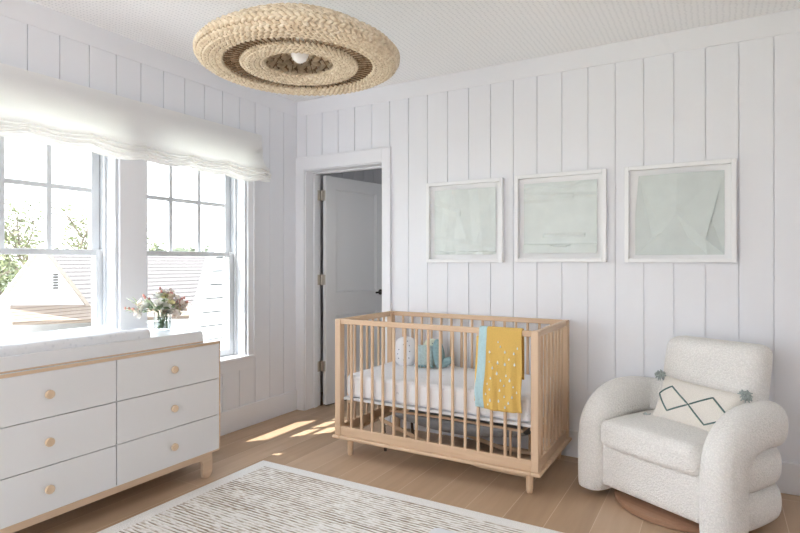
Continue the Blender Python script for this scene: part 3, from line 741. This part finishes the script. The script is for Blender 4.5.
# blanket over the front rail
def blanket():
    x0, x1 = 1.984, 2.232; yf = CY0 + .004; m = MB()
    path = [(yf - .012, .455), (yf - .016, .52), (yf - .012, .62), (yf - .010, .72), (yf - .008, .82), (yf - .006, .880), (yf - .002, .897), (yf + .006, .904), (yf + .02, .905), (yf + .030, .900), (yf + .035, .888), (yf + .037, .80), (yf + .038, .66), (yf + .038, .62)]
    L = [0]
    for i in range(1, len(path)): L.append(L[-1] + math.dist(path[i], path[i - 1]))
    def at(s):
        s *= L[-1]
        for i in range(1, len(path)):
            if s <= L[i] + 1e-9: f = (s - L[i - 1]) / (L[i] - L[i - 1]); return [path[i - 1][k] * (1 - f) + path[i][k] * f for k in (0, 1)]
        return list(path[-1])
    sw = .17
    def surf(u, v, off=0):
        yy, z = at(v); front = max(0, min(1, (.86 - z) / .3)) if v < .6 else 0
        x = x0 + (x1 - x0) * u
        w_ = .008 * math.sin(u * 9 + 1.2) + .005 * math.sin(u * 21 + z * 6)
        yy -= front * (abs(w_) + .006)
        x += front * (.010 * (u - .35) - .012 * (1 - u)) * 1.0 + .004 * front * math.sin(z * 20)
        z += front * (-.012 * math.sin(u * PI * .9))
        return (x, yy - off, z)
    nu, nv = 48, 60
    vs = [surf(i / nu, j / nv) for i in range(nu + 1) for j in range(nv + 1)]
    for i in range(nu):
        m.cur = 1 if i / nu < sw else 0
        o_ = len(m.v); q = [vs[i * (nv + 1) + j] for j in range(nv + 1)] + [vs[(i + 1) * (nv + 1) + j] for j in range(nv + 1)]
        m.add(q, [(j, nv + 1 + j, nv + 2 + j, j + 1) for j in range(nv)])
    # back layer peeking out at the left
    m.cur = 0
    m.grid(6, 20, lambda u, v: (x0 - .028 + .05 * u + .012 * v * (1 - u), yf - .008 - .003 * math.sin(v * 5) + .004 * 0, .480 + .37 * v))
    # droplets
    m.cur = 2
    k = 0
    for r in range(13):
        for c in range(4):
            u = .26 + .19 * c + (.09 if r % 2 else 0) + random.uniform(-.02, .02); v = .03 + r * .0385 + random.uniform(-.006, .006)
            if u > .96 or v > .5 or random.random() < .45: continue
            p = V(surf(u, v, .0022)); s_ = random.uniform(.0045, .0075)
            pts = [(p.x + s_ * .75 * math.cos(a), p.y, p.z + s_ * math.sin(a) + (s_ * .9 if abs(a - PI / 2) < .1 else 0)) for a in [2 * PI * i / 8 for i in range(8)]]
            m.add(pts, [tuple(range(8))])
    o = m.build('baby_blanket', ['gold', 'seal', 'droplet'], solid=.004); tag(o, 'mustard knit baby blanket with white drops hanging over crib rail', 'blanket')
blanket()
# bouncer stored under the crib
def bouncer():
    t = thing('baby_bouncer', (1.75, -.36, 0), 'grey fabric baby bouncer with wooden rails stored under crib', 'baby bouncer')
    m = MB()
    def fn(u, v):
        x = 1.27 + .90 * u; a = PI * (.02 + .96 * v); dep = .13 * (math.sin(PI * (.12 + .80 * u)) ** .6) ; 
        return (x, -.36 + .17 * math.cos(a), .285 - dep * math.sin(a) ** .8 + .0 * u)
    m.grid(24, 20, fn); m.build('sling', 'greycloth', t, solid=.006)
    for yy in (-.55, -.17):
        MB().tube([(1.20, yy, .215), (1.45, yy, .14), (1.66, yy, .08), (1.9, yy, .035), (2.2, yy, .030)], [(.014, .009)] * 5, 8, lat=[(0, 0, 1)] * 5).build('rail', 'beechx', t)
        MB().tube([(1.27, yy, .285), (1.7, yy, .292), (2.17, yy, .285)], .009, 8).build('side_bar', 'beechx', t)
        MB().tube([(1.22, yy, .21), (1.235, yy, .01)], .010, 8).build('leg', 'brownwood', t)
        MB().tube([(2.1, yy, .03), (2.1, yy, .285)], .008, 8).build('upright', 'beechz', t)
    MB().tube([(1.20, -.56, .225), (1.20, -.16, .225)], .010, 8).build('cross_bar', 'beechy', t)
    MB().tube([(2.17, -.56, .285), (2.17, -.16, .285)], .010, 8).build('cross_bar', 'beechy', t)
bouncer()

# ------------------------------------------------------------------ armchair
CH_A = math.radians(-29.2); CHO = V((2.998, -.455, 0)); CHL = (0, .32)
def armchair():
    t = thing('armchair', tuple(CHO), 'cream boucle swivel armchair with rolled arms at right', 'armchair', rz=CH_A)
    dy = -CHL[1]
    # swivel base
    m = MB(); m.lathe([(0, 0), (.322, 0), (.330, .006), (.330, .030), (.322, .036), (0, .036)], (0, 0, 0), 64); m.build('swivel_base', 'walnutbase', t, local=True)
    MB().lathe([(.11, .036), (.11, .075)], (0, 0, 0), 24).build('swivel_column', 'iron', t, local=True)
    m = MB().rbox((0, dy + .325, .185), (.278, .300, .115), .028, 4, 6); m.build('seat_frame', 'boucle', t, local=True)
    def puff(p):
        q = V(p); 
        fx = max(0, 1 - (q.x / .275) ** 2); fy = max(0, 1 - (q.y / .27) ** 2)
        if q.z > 0: q.z += .022 * fx * fy
        if q.y < -.1: q.y -= .014 * fx
        return q
    MB().rbox((0, dy + .255, .357), (.272, .262, .072), .045, 5, 8, puff).build('seat_cushion', 'boucle', t, local=True)
    def back(p):
        q = V(p); fx = max(0, 1 - (q.x / .28) ** 2)
        q.y -= .02 * fx * (q.y < 0); q.y += (q.z) * .22; q.x *= 1 - .03 * (q.z + .26) ; return q
    MB().rbox((.055, dy + .500, .590), (.262, .085, .262), .060, 6, 8, back).build('backrest', 'boucle', t, local=True)
    def sweep(name, ctrl, caps=True):
        # ctrl: (s,d,z, lateral, a, b); Catmull-Rom
        pts = []; lat = []; rad = []
        n = len(ctrl)
        for i in range(n - 1):
            p0, p1, p2, p3 = ctrl[max(0, i - 1)], ctrl[i], ctrl[i + 1], ctrl[min(n - 1, i + 2)]
            for k in range(6 if i < n - 2 else 7):
                f = k / 6
                def cr(a, b, c, d): return .5 * ((2 * b) + (-a + c) * f + (2 * a - 5 * b + 4 * c - d) * f * f + (-a + 3 * b - 3 * c + d) * f ** 3)
                q = [cr(p0[j], p1[j], p2[j], p3[j]) for j in range(8)]
                pts.append((q[0], q[1] + dy, q[2])); lat.append((q[3], q[4], q[5])); rad.append((q[6], q[7]))
        m = MB(); P = [V(p) for p in pts]
        # squircle-like section
        ns = 28; vs = []
        for i in range(len(P)):
            tn = (P[min(i + 1, len(P) - 1)] - P[max(i - 1, 0)]).normalized(); u = V(lat[i]); u = (u - tn * u.dot(tn)).normalized(); w = tn.cross(u)
            for k in range(ns):
                a = 2 * PI * k / ns; c, s_ = math.cos(a), math.sin(a); e = .78
                vs.append(P[i] + u * (rad[i][0] * math.copysign(abs(c) ** e, c)) + w * (rad[i][1] * math.copysign(abs(s_) ** e, s_)))
        fs = [(i * ns + k, i * ns + (k + 1) % ns, (i + 1) * ns + (k + 1) % ns, (i + 1) * ns + k) for i in range(len(P) - 1) for k in range(ns)]
        fs += [tuple(reversed(range(ns))), tuple(range((len(P) - 1) * ns, len(P) * ns))]
        m.add(vs, fs); return m
    for s in (-1, 1):
        X = (s, 0, 0)
        arm = [(s * .345, .085, .030, *X, .050, .075), (s * .345, .085, .038, *X, .072, .100), (s * .345, .085, .06, *X, .080, .112), (s * .345, .085, .20, *X, .082, .112), (s * .345, .087, .31, *X, .082, .112), (s * .345, .108, .395, *X, .082, .112),
               (s * .345, .175, .457, *X, .083, .112), (s * .348, .27, .490, *X, .085, .110), (s * .350, .38, .496, *X, .087, .106), (s * .338, .47, .488, s * .9, .3, 0, .087, .105), (s * .27, .545, .480, s * .6, .8, 0, .087, .104), (s * .15, .575, .478, s * .2, 1, 0, .085, .104), (0, .578, .478, 0, 1, 0, .085, .104)]
        sweep('arm', arm).build('arm', 'boucle', t, local=True)
        for (z, hh, nm) in ((.298, .098, 'middle_roll'), (.118, .090, 'bottom_roll')):
            roll = [(s * .325, .16, z, *X, .07, hh * .9), (s * .328, .24, z, *X, .080, hh), (s * .328, .38, z, *X, .085, hh), (s * .315, .46, z, s * .9, .3, 0, .086, hh), (s * .25, .535, z, s * .6, .8, 0, .086, hh), (s * .14, .567, z, s * .2, 1, 0, .084, hh), (0, .57, z, 0, 1, 0, .084, hh)]
            sweep(nm, roll).build(nm, 'boucle', t, local=True)
    # lumbar pillow is its own thing
    p = thing('lumbar_pillow', tuple(CHO), 'cream lumbar pillow with green diamond embroidery and yarn tassels', 'pillow', rz=CH_A)
    w, h, th = .430, .250, .12; R = Matrix.Translation(V((.070, dy + .325, .524))) @ Matrix.Rotation(math.radians(3), 4, 'Y') @ Matrix.Rotation(math.radians(-24), 4, 'X')
    m = cushion_mesh(w, h, th, 22, .05, 2.4); m.v = [tuple(R @ V(v)) for v in m.v]; m.build('pillow_body', 'pillow', p, local=True)
    def sp(a, b, off=.001):
        k = max(0, (1 - abs(a) ** 2.4)) ** .5 * max(0, (1 - abs(b) ** 2.4)) ** .5
        return R @ V((a * w / 2 * (1 - .05 * (1 - b * b) * abs(a) ** 3), -th / 2 * k - off, b * h / 2 * (1 - .05 * (1 - a * a) * abs(b) ** 3)))
    A = [(-.93, .15), (-.58, .56), (-.03, -.02), (-.52, -.50), (-.93, .15)]; B = [(-.03, -.02), (.45, .52), (.93, -.10), (.42, -.62), (-.03, -.02)]
    for L in (A, B):
        pts = []
        for i in range(4):
            for k in range(8): f = k / 8; pts.append(sp(L[i][0] * (1 - f) + L[i + 1][0] * f, L[i][1] * (1 - f) + L[i + 1][1] * f))
        MB().tube(pts, .0042, 6, closed=True).build('diamond_embroidery', 'greenline', p, local=True)
    for (a, b) in ((-.97, .93), (.97, .93), (-.97, -.93)):
        c = sp(a, b, 0); out = V((a * .5, -.3, .25 if b > 0 else -.1)).normalized(); m = MB(); tipc = c + out * .016
        for k in range(150):
            d = (out + V((random.gauss(0, .8), random.gauss(0, .8), random.gauss(0, .8)))).normalized(); L = random.uniform(.016, .036)
            e = tipc + d * L; m.tube([tipc, tipc.lerp(e, .5) + V((0, 0, .002)), e + V((0, 0, -.003))], [.0034, .0036, .0028], 5)
        m.build('tassel', 'tassel', p, local=True)
armchair()

# ------------------------------------------------------------------ rug
RG = (.650, 3.20, -4.0, -1.085)
def rug():
    x0, x1, y0, y1 = RG
    t = thing('area_rug', ((x0 + x1) / 2, (y0 + y1) / 2, 0), 'cream area rug with broken brown woven stripes', 'rug')
    MB().rbox(((x0 + x1) / 2, (y0 + y1) / 2, .005), ((x1 - x0) / 2, (y1 - y0) / 2, .0048), .004, 2, 4).build('rug_border', 'rugedge', t)
    MB().box(x0 + .085, x1 - .085, y0 + .085, y1 - .075, .008, .0115).build('woven_field', 'rugfield', t, bevel=.001)
rug()
o = MB().rbox((2.17, -1.63, .062), (.11, .14, .050), .05, 6, 6).build('floor_cushion', 'cotton'); tag(o, 'corner of a white floor cushion lying on the rug', 'cushion')

# ------------------------------------------------------------------ pendant lamp
PX, PY, PZ = 1.531, -1.771, 2.145
def pendant():
    t = thing('pendant_lamp', (PX, PY, H), 'large round woven seagrass pendant lamp hanging from ceiling', 'pendant lamp')
    def braid(m, r, z, wd, ht, tilt, ncross=None, ph=0):
        # three strands plaited round a ring; tilt rotates the section
        cyc = max(4, round(2 * PI * r / (wd * 2.7))); seg = cyc * 18; ct, st_ = math.cos(tilt), math.sin(tilt)
        for k in range(3):
            pts = []; rad = []; lat = []
            for i in range(seg):
                th = 2 * PI * i / seg; a = cyc * th + 2 * PI * k / 3 + ph
                p = wd * .33 * math.sin(a); q = ht * .30 * math.sin(2 * a)
                rr = r + p * ct - q * st_; zz = z + p * st_ + q * ct
                pts.append((rr * math.cos(th), rr * math.sin(th), zz)); lat.append((math.cos(th) * ct, math.sin(th) * ct, st_)); rad.append((wd * .27, ht * .30))
            m.tube([(PX + p[0], PY + p[1], PZ + p[2]) for p in pts], rad, 6, lat=lat, closed=True)
    # outer shell: bottom flat zone, rim, dome
    prof = [(r, z, a) for (r, z, a) in [(.346, .012, 0), (.374, .010, 0), (.401, .011, .05), (.424, .020, .45), (.437, .040, 1.5), (.421, .061, 2.2), (.392, .078, 2.55), (.350, .101, 2.62), (.304, .127, 2.62), (.258, .150, 2.7), (.212, .164, 2.9), (.166, .169, 3.05), (.120, .171, 3.1), (.075, .172, 3.12)]]
    m = MB()
    for i, (r, z, tl) in enumerate(prof): w = .030 if i < 5 else (.036 if i < 7 else .054); braid(m, r, z, w, .026 if i < 7 else .038, tl, ph=i * 1.3)
    m.build('woven_shell', 'straw', t)
    m = MB(); m.lathe([(r - .008 if i > 3 else r, z + .007 - (.014 if i > 6 else 0)) for i, (r, z, tl) in enumerate(prof)], (PX, PY, PZ), 64); m.build('shell_lining', 'rope_dark', t)
    m = MB(); ir = [(.166, .018), (.188, .012), (.209, .009), (.230, .009), (.249, .013)]
    for i, (r, z) in enumerate(ir): braid(m, r, z, .025, .022, 0 if i else -.6, ph=i)
    m.build('woven_inner_ring', 'straw', t)
    MB().lathe([(.168, .022), (.21, .016), (.250, .018)], (PX, PY, PZ), 64).build('inner_ring_lining', 'rope_dark', t)
    n = 72; first = None
    for k in range(n):
        a = 2 * PI * k / n; c, s_ = math.cos(a), math.sin(a)
        if first is None:
            mm = MB().tube([(PX + .248, PY, PZ + .016), (PX + .29, PY, PZ + .017), (PX + .336, PY, PZ + .014)], .0030, 6); first = mm.build('rib', 'rope_dark', t, bevel=0)
            # rib mesh is relative to the lamp's axis, so copies only turn
        else:
            o = first.copy(); COL.objects.link(o); o.parent = t; o.rotation_euler = (0, 0, a)
    # inner hoop wires carrying inner ring
    m = MB()
    for k in range(10):
        a = 2 * PI * k / 10; c, s_ = math.cos(a), math.sin(a)
        m.tube([(PX + .17 * c, PY + .17 * s_, PZ + .018), (PX + .12 * c, PY + .12 * s_, PZ + .07), (PX + .05 * c, PY + .05 * s_, PZ + .155)], .002, 5)
    m.build('frame_wire', 'rope_dark', t)
    m = MB(); m.cyl((PX, PY, PZ + .165), (PX, PY, H - .02), .0055, n=10); m.lathe([(0, H), (.062, H), (.062, H - .012), (.05, H - .024), (0, H - .026)], (PX, PY, 0), 32); m.build('rod_and_canopy', 'frame', t)
    m = MB(); m.cyl((PX, PY, PZ + .10), (PX, PY, PZ + .185), .018, n=16); m.build('socket', 'frame', t)
    m = MB(); m.lathe([(0, -.046), (.016, -.0425), (.029, -.032), (.038, -.016), (.041, 0), (.038, .016), (.032, .033), (.022, .048), (.016, .062), (.016, .075)], (PX, PY, PZ + .068), 24); m.build('bulb', 'bulb', t)
pendant()

# ------------------------------------------------------------------ outdoors
struct(MB().box(-140, -.5, -90, 140, -3.7, -3.5).build('ground', 'grass', smooth=False), 'green lawn and fields below the windows', 'ground')
def house():
    t = thing('neighbour_house', (-9, 4, -3.5), 'white gabled neighbouring house with shingle roof outside windows', 'house')
    X = -7.0
    m = MB(); m.prism([(-.3, -3.5), (3.1, -3.5), (3.1, -.62), (1.5, 1.535), (-.3, -1.0)], 0, X - .04, X); m.build('gable_wall', 'extwhite', t, smooth=False)
    m = MB(); m.prism([(-.5, -1.35), (-.5, -1.22), (1.5, 1.60), (3.25, -.78), (3.25, -.9), (1.5, 1.50)], 0, X - .04, X + .03); m.build('rake_board', 'rake', t, smooth=False)
    m = MB()
    for k in range(6): m.box(X, X + .02, 1.68, 1.76, .80 + k * .048, .83 + k * .048)
    m.build('gable_vent', 'gap', t, smooth=False)
    # lower lean-to roof with white wall below
    m = MB(); m.add([(X + .5, .80, .33), (X + .5, 4.6, .12), (X, 4.6, .34), (X, 1.0, .56), (X + .5, .80, .27), (X + .5, 4.6, .06), (X, 4.6, .28), (X, 1.0, .50)], [(0, 1, 2, 3), (4, 7, 6, 5), (0, 4, 5, 1), (1, 5, 6, 2), (2, 6, 7, 3), (3, 7, 4, 0)]); m.build('lean_to_roof', 'shingle2', t, smooth=False)
    MB().box(X, X + .42, -.4, 4.6, -3.5, .05).build('lean_to_wall', 'extwhite', t, smooth=False)
    m = MB(); e, r = (-9.0, .02), (-13.0, 1.62)
    m.add([(e[0], 3.1, e[1]), (e[0], 15, e[1]), (r[0], 15, r[1]), (r[0], 4.75, r[1]), (e[0], 3.1, e[1] - .12), (e[0], 15, e[1] - .12), (r[0], 15, r[1] - .12), (r[0], 4.75, r[1] - .12)], [(0, 1, 2, 3), (7, 6, 5, 4), (0, 4, 5, 1), (1, 5, 6, 2), (2, 6, 7, 3), (3, 7, 4, 0)])
    m.build('main_roof', 'shingle', t, smooth=False)
    MB().box(-9.5, -9.2, 3.4, 15, -3.5, -.02).build('main_wall', 'extwhite', t, smooth=False)
    m = MB().box(-9.0, -8.88, 3.4, 15, -.10, .0); m.build('gutter', 'extwhite', t, smooth=False)
    MB().cyl((-8.9, 6.3, -.1), (-8.9, 6.3, -3.4), .05).build('downspout', 'extwhite', t)
house()
def sidewing():
    t = thing('siding_gable', (-4.2, 3.6, -3.5), 'white clapboard gable wing seen through the right window', 'house')
    X = -4.0; m = MB(); z = -3.5; k = 0
    lapz = [.005 + .2217 * i for i in range(-16, 8)]
    def yl(z): return max(-9, 2.681 - (1.357 - z) * .347)
    for a in lapz:
        b = a + .2217; a += .026; m.add([(X + .025, yl(a), a), (X + .025, 6.0, a), (X, 6.0, b), (X, yl(b), b), (X - .1, yl(a), a), (X - .1, 6.0, a), (X - .1, 6.0, b), (X - .1, yl(b), b)], [(0, 1, 2, 3), (4, 7, 6, 5), (0, 4, 5, 1), (1, 5, 6, 2), (2, 6, 7, 3), (3, 7, 4, 0)])
    m.build('clapboard_wall', 'extwhite', t, smooth=False)
    m = MB(); m.prism([(yl(-3.5) + .03, -3.5), (6.0, -3.5), (6.0, 1.76), (yl(1.76) + .03, 1.76)], 0, X - .3, X - .06); m.build('lap_shade_backing', 'lap_shade', t, smooth=False)  # dark sheet behind the board gaps, drawing the laps' shadow lines
sidewing()
def tree(x, yy, z0, H_, R_, nl, label, mat='leaf', name='tree', lsz=.16):
    t = thing(name, (x, yy, z0), label, 'tree', 'trees beyond the house')
    m = MB(); rnd = random.Random(int(x * 10 + yy * 7)); tips = []
    def br(p, d, L, r, dep):
        q = p + d * L; m.tube([p, p.lerp(q, .5) + V((rnd.uniform(-1, 1), rnd.uniform(-1, 1), 0)) * L * .05, q], [r, r * .85, r * .65], 6)
        tips.append(q)
        if dep:
            for k in range(3): br(q, (d + V((rnd.uniform(-1, 1), rnd.uniform(-1, 1), rnd.uniform(-.3, .6))) * 1.0).normalized(), L * rnd.uniform(.6, .85), r * .6, dep - 1)
    br(V((x, yy, z0)), V((0, 0, 1)), H_ * .45, H_ * .030, 4)
    m.build('trunk', 'bark', t)
    m = MB()
    for k in range(nl):
        c = rnd.choice(tips[3:]) + V((rnd.gauss(0, 1), rnd.gauss(0, 1), rnd.gauss(0, 1))) * R_ * .13
        a = V((rnd.gauss(0, 1), rnd.gauss(0, 1), rnd.gauss(0, 1))).normalized(); b = a.cross(V((.3, .9, .1))).normalized(); s_ = lsz * rnd.uniform(.5, 1.1)
        m.add([c - a * s_, c + b * s_ * .5, c + a * s_, c - b * s_ * .5], [(0, 1, 2, 3)])
    m.build('foliage', mat, t, smooth=False)
tree(-25, 10.8, -3.5, 6.6, 3.4, 3600, 'sparse spring tree behind the gable in left window', lsz=.12)
tree(-27, 14.2, -3.5, 6.0, 3.0, 3000, 'smaller sparse tree right of the gable tree', lsz=.12)
tree(-20, 5.4, -3.5, 4.0, 2.6, 2600, 'young tree at the far left pane edge', lsz=.12)
for k, (yy, lb) in enumerate(((34.5, 'low distant round tree left in right window'), (39.5, 'middle distant round tree in right window'), (44.5, 'tallest distant round tree near right jamb'))):
    tree(-50, yy + 1.5, -3.5, 4.6 + .35 * k, 3.2, 1800, lb, 'leafd', lsz=.45)
m = MB(); m.grid(40, 6, lambda u, v: (-95 - 10 * v, -40 + 180 * u, -3.5 + (5.2 + 1.2 * math.sin(u * 11) + .8 * math.sin(u * 31)) * math.sin(PI * v * .5))); struct(m.build('hill', 'leafd'), 'distant wooded hill on the horizon', 'hill')

# ------------------------------------------------------------------ light
w = bpy.data.worlds.new('sky'); bpy.context.scene.world = w; w.use_nodes = True; nt_ = w.node_tree; bg = nt_.nodes['Background']
tc = nt_.nodes.new('ShaderNodeTexCoord'); sp_ = nt_.nodes.new('ShaderNodeSeparateXYZ'); rp = nt_.nodes.new('ShaderNodeValToRGB'); mr = nt_.nodes.new('ShaderNodeMapRange')
nt_.links.new(tc.outputs['Generated'], sp_.inputs[0]); nt_.links.new(sp_.outputs[2], rp.inputs[0]); nt_.links.new(sp_.outputs[0], mr.inputs['Value'])
mr.interpolation_type = 'SMOOTHSTEP'; mr.inputs['From Min'].default_value = -.9; mr.inputs['From Max'].default_value = .1; mr.inputs['To Min'].default_value = 3.3; mr.inputs['To Max'].default_value = 1.7
rp.color_ramp.elements[0].position = 0; rp.color_ramp.elements[0].color = (.93, .965, 1, 1); rp.color_ramp.elements[1].position = .7; rp.color_ramp.elements[1].color = (.80, .89, 1, 1)
nt_.links.new(rp.outputs[0], bg.inputs[0]); nt_.links.new(mr.outputs[0], bg.inputs[1])
sn = bpy.data.lights.new('sun', 'SUN'); so = bpy.data.objects.new('sun', sn); COL.objects.link(so); sn.energy = 8.0; sn.angle = .009; sn.color = (1, .96, .90)
so.rotation_euler = V((.42, .50, -1)).to_track_quat('-Z', 'Y').to_euler(); so.location = (-5, -4, 12)
# camera
cd = bpy.data.cameras.new('camera'); co = bpy.data.objects.new('camera', cd); COL.objects.link(co)
co.location = (3.167, -3.702, 1.27); co.rotation_euler = (PI / 2, 0, math.radians(30)); cd.sensor_width = 36; cd.lens = 553 / 800 * 36; cd.shift_y = -(266.5 - 262.3) / 800; cd.clip_start = .05; cd.clip_end = 400
sc = bpy.context.scene; sc.camera = co
sc.view_settings.view_transform = 'Standard'; sc.view_settings.look = 'None'; sc.view_settings.exposure = 1.20; sc.view_settings.gamma = 1; sc.view_settings.use_curve_mapping = False
sc.cycles.max_bounces = 10; sc.cycles.diffuse_bounces = 6; sc.cycles.transparent_max_bounces = 12
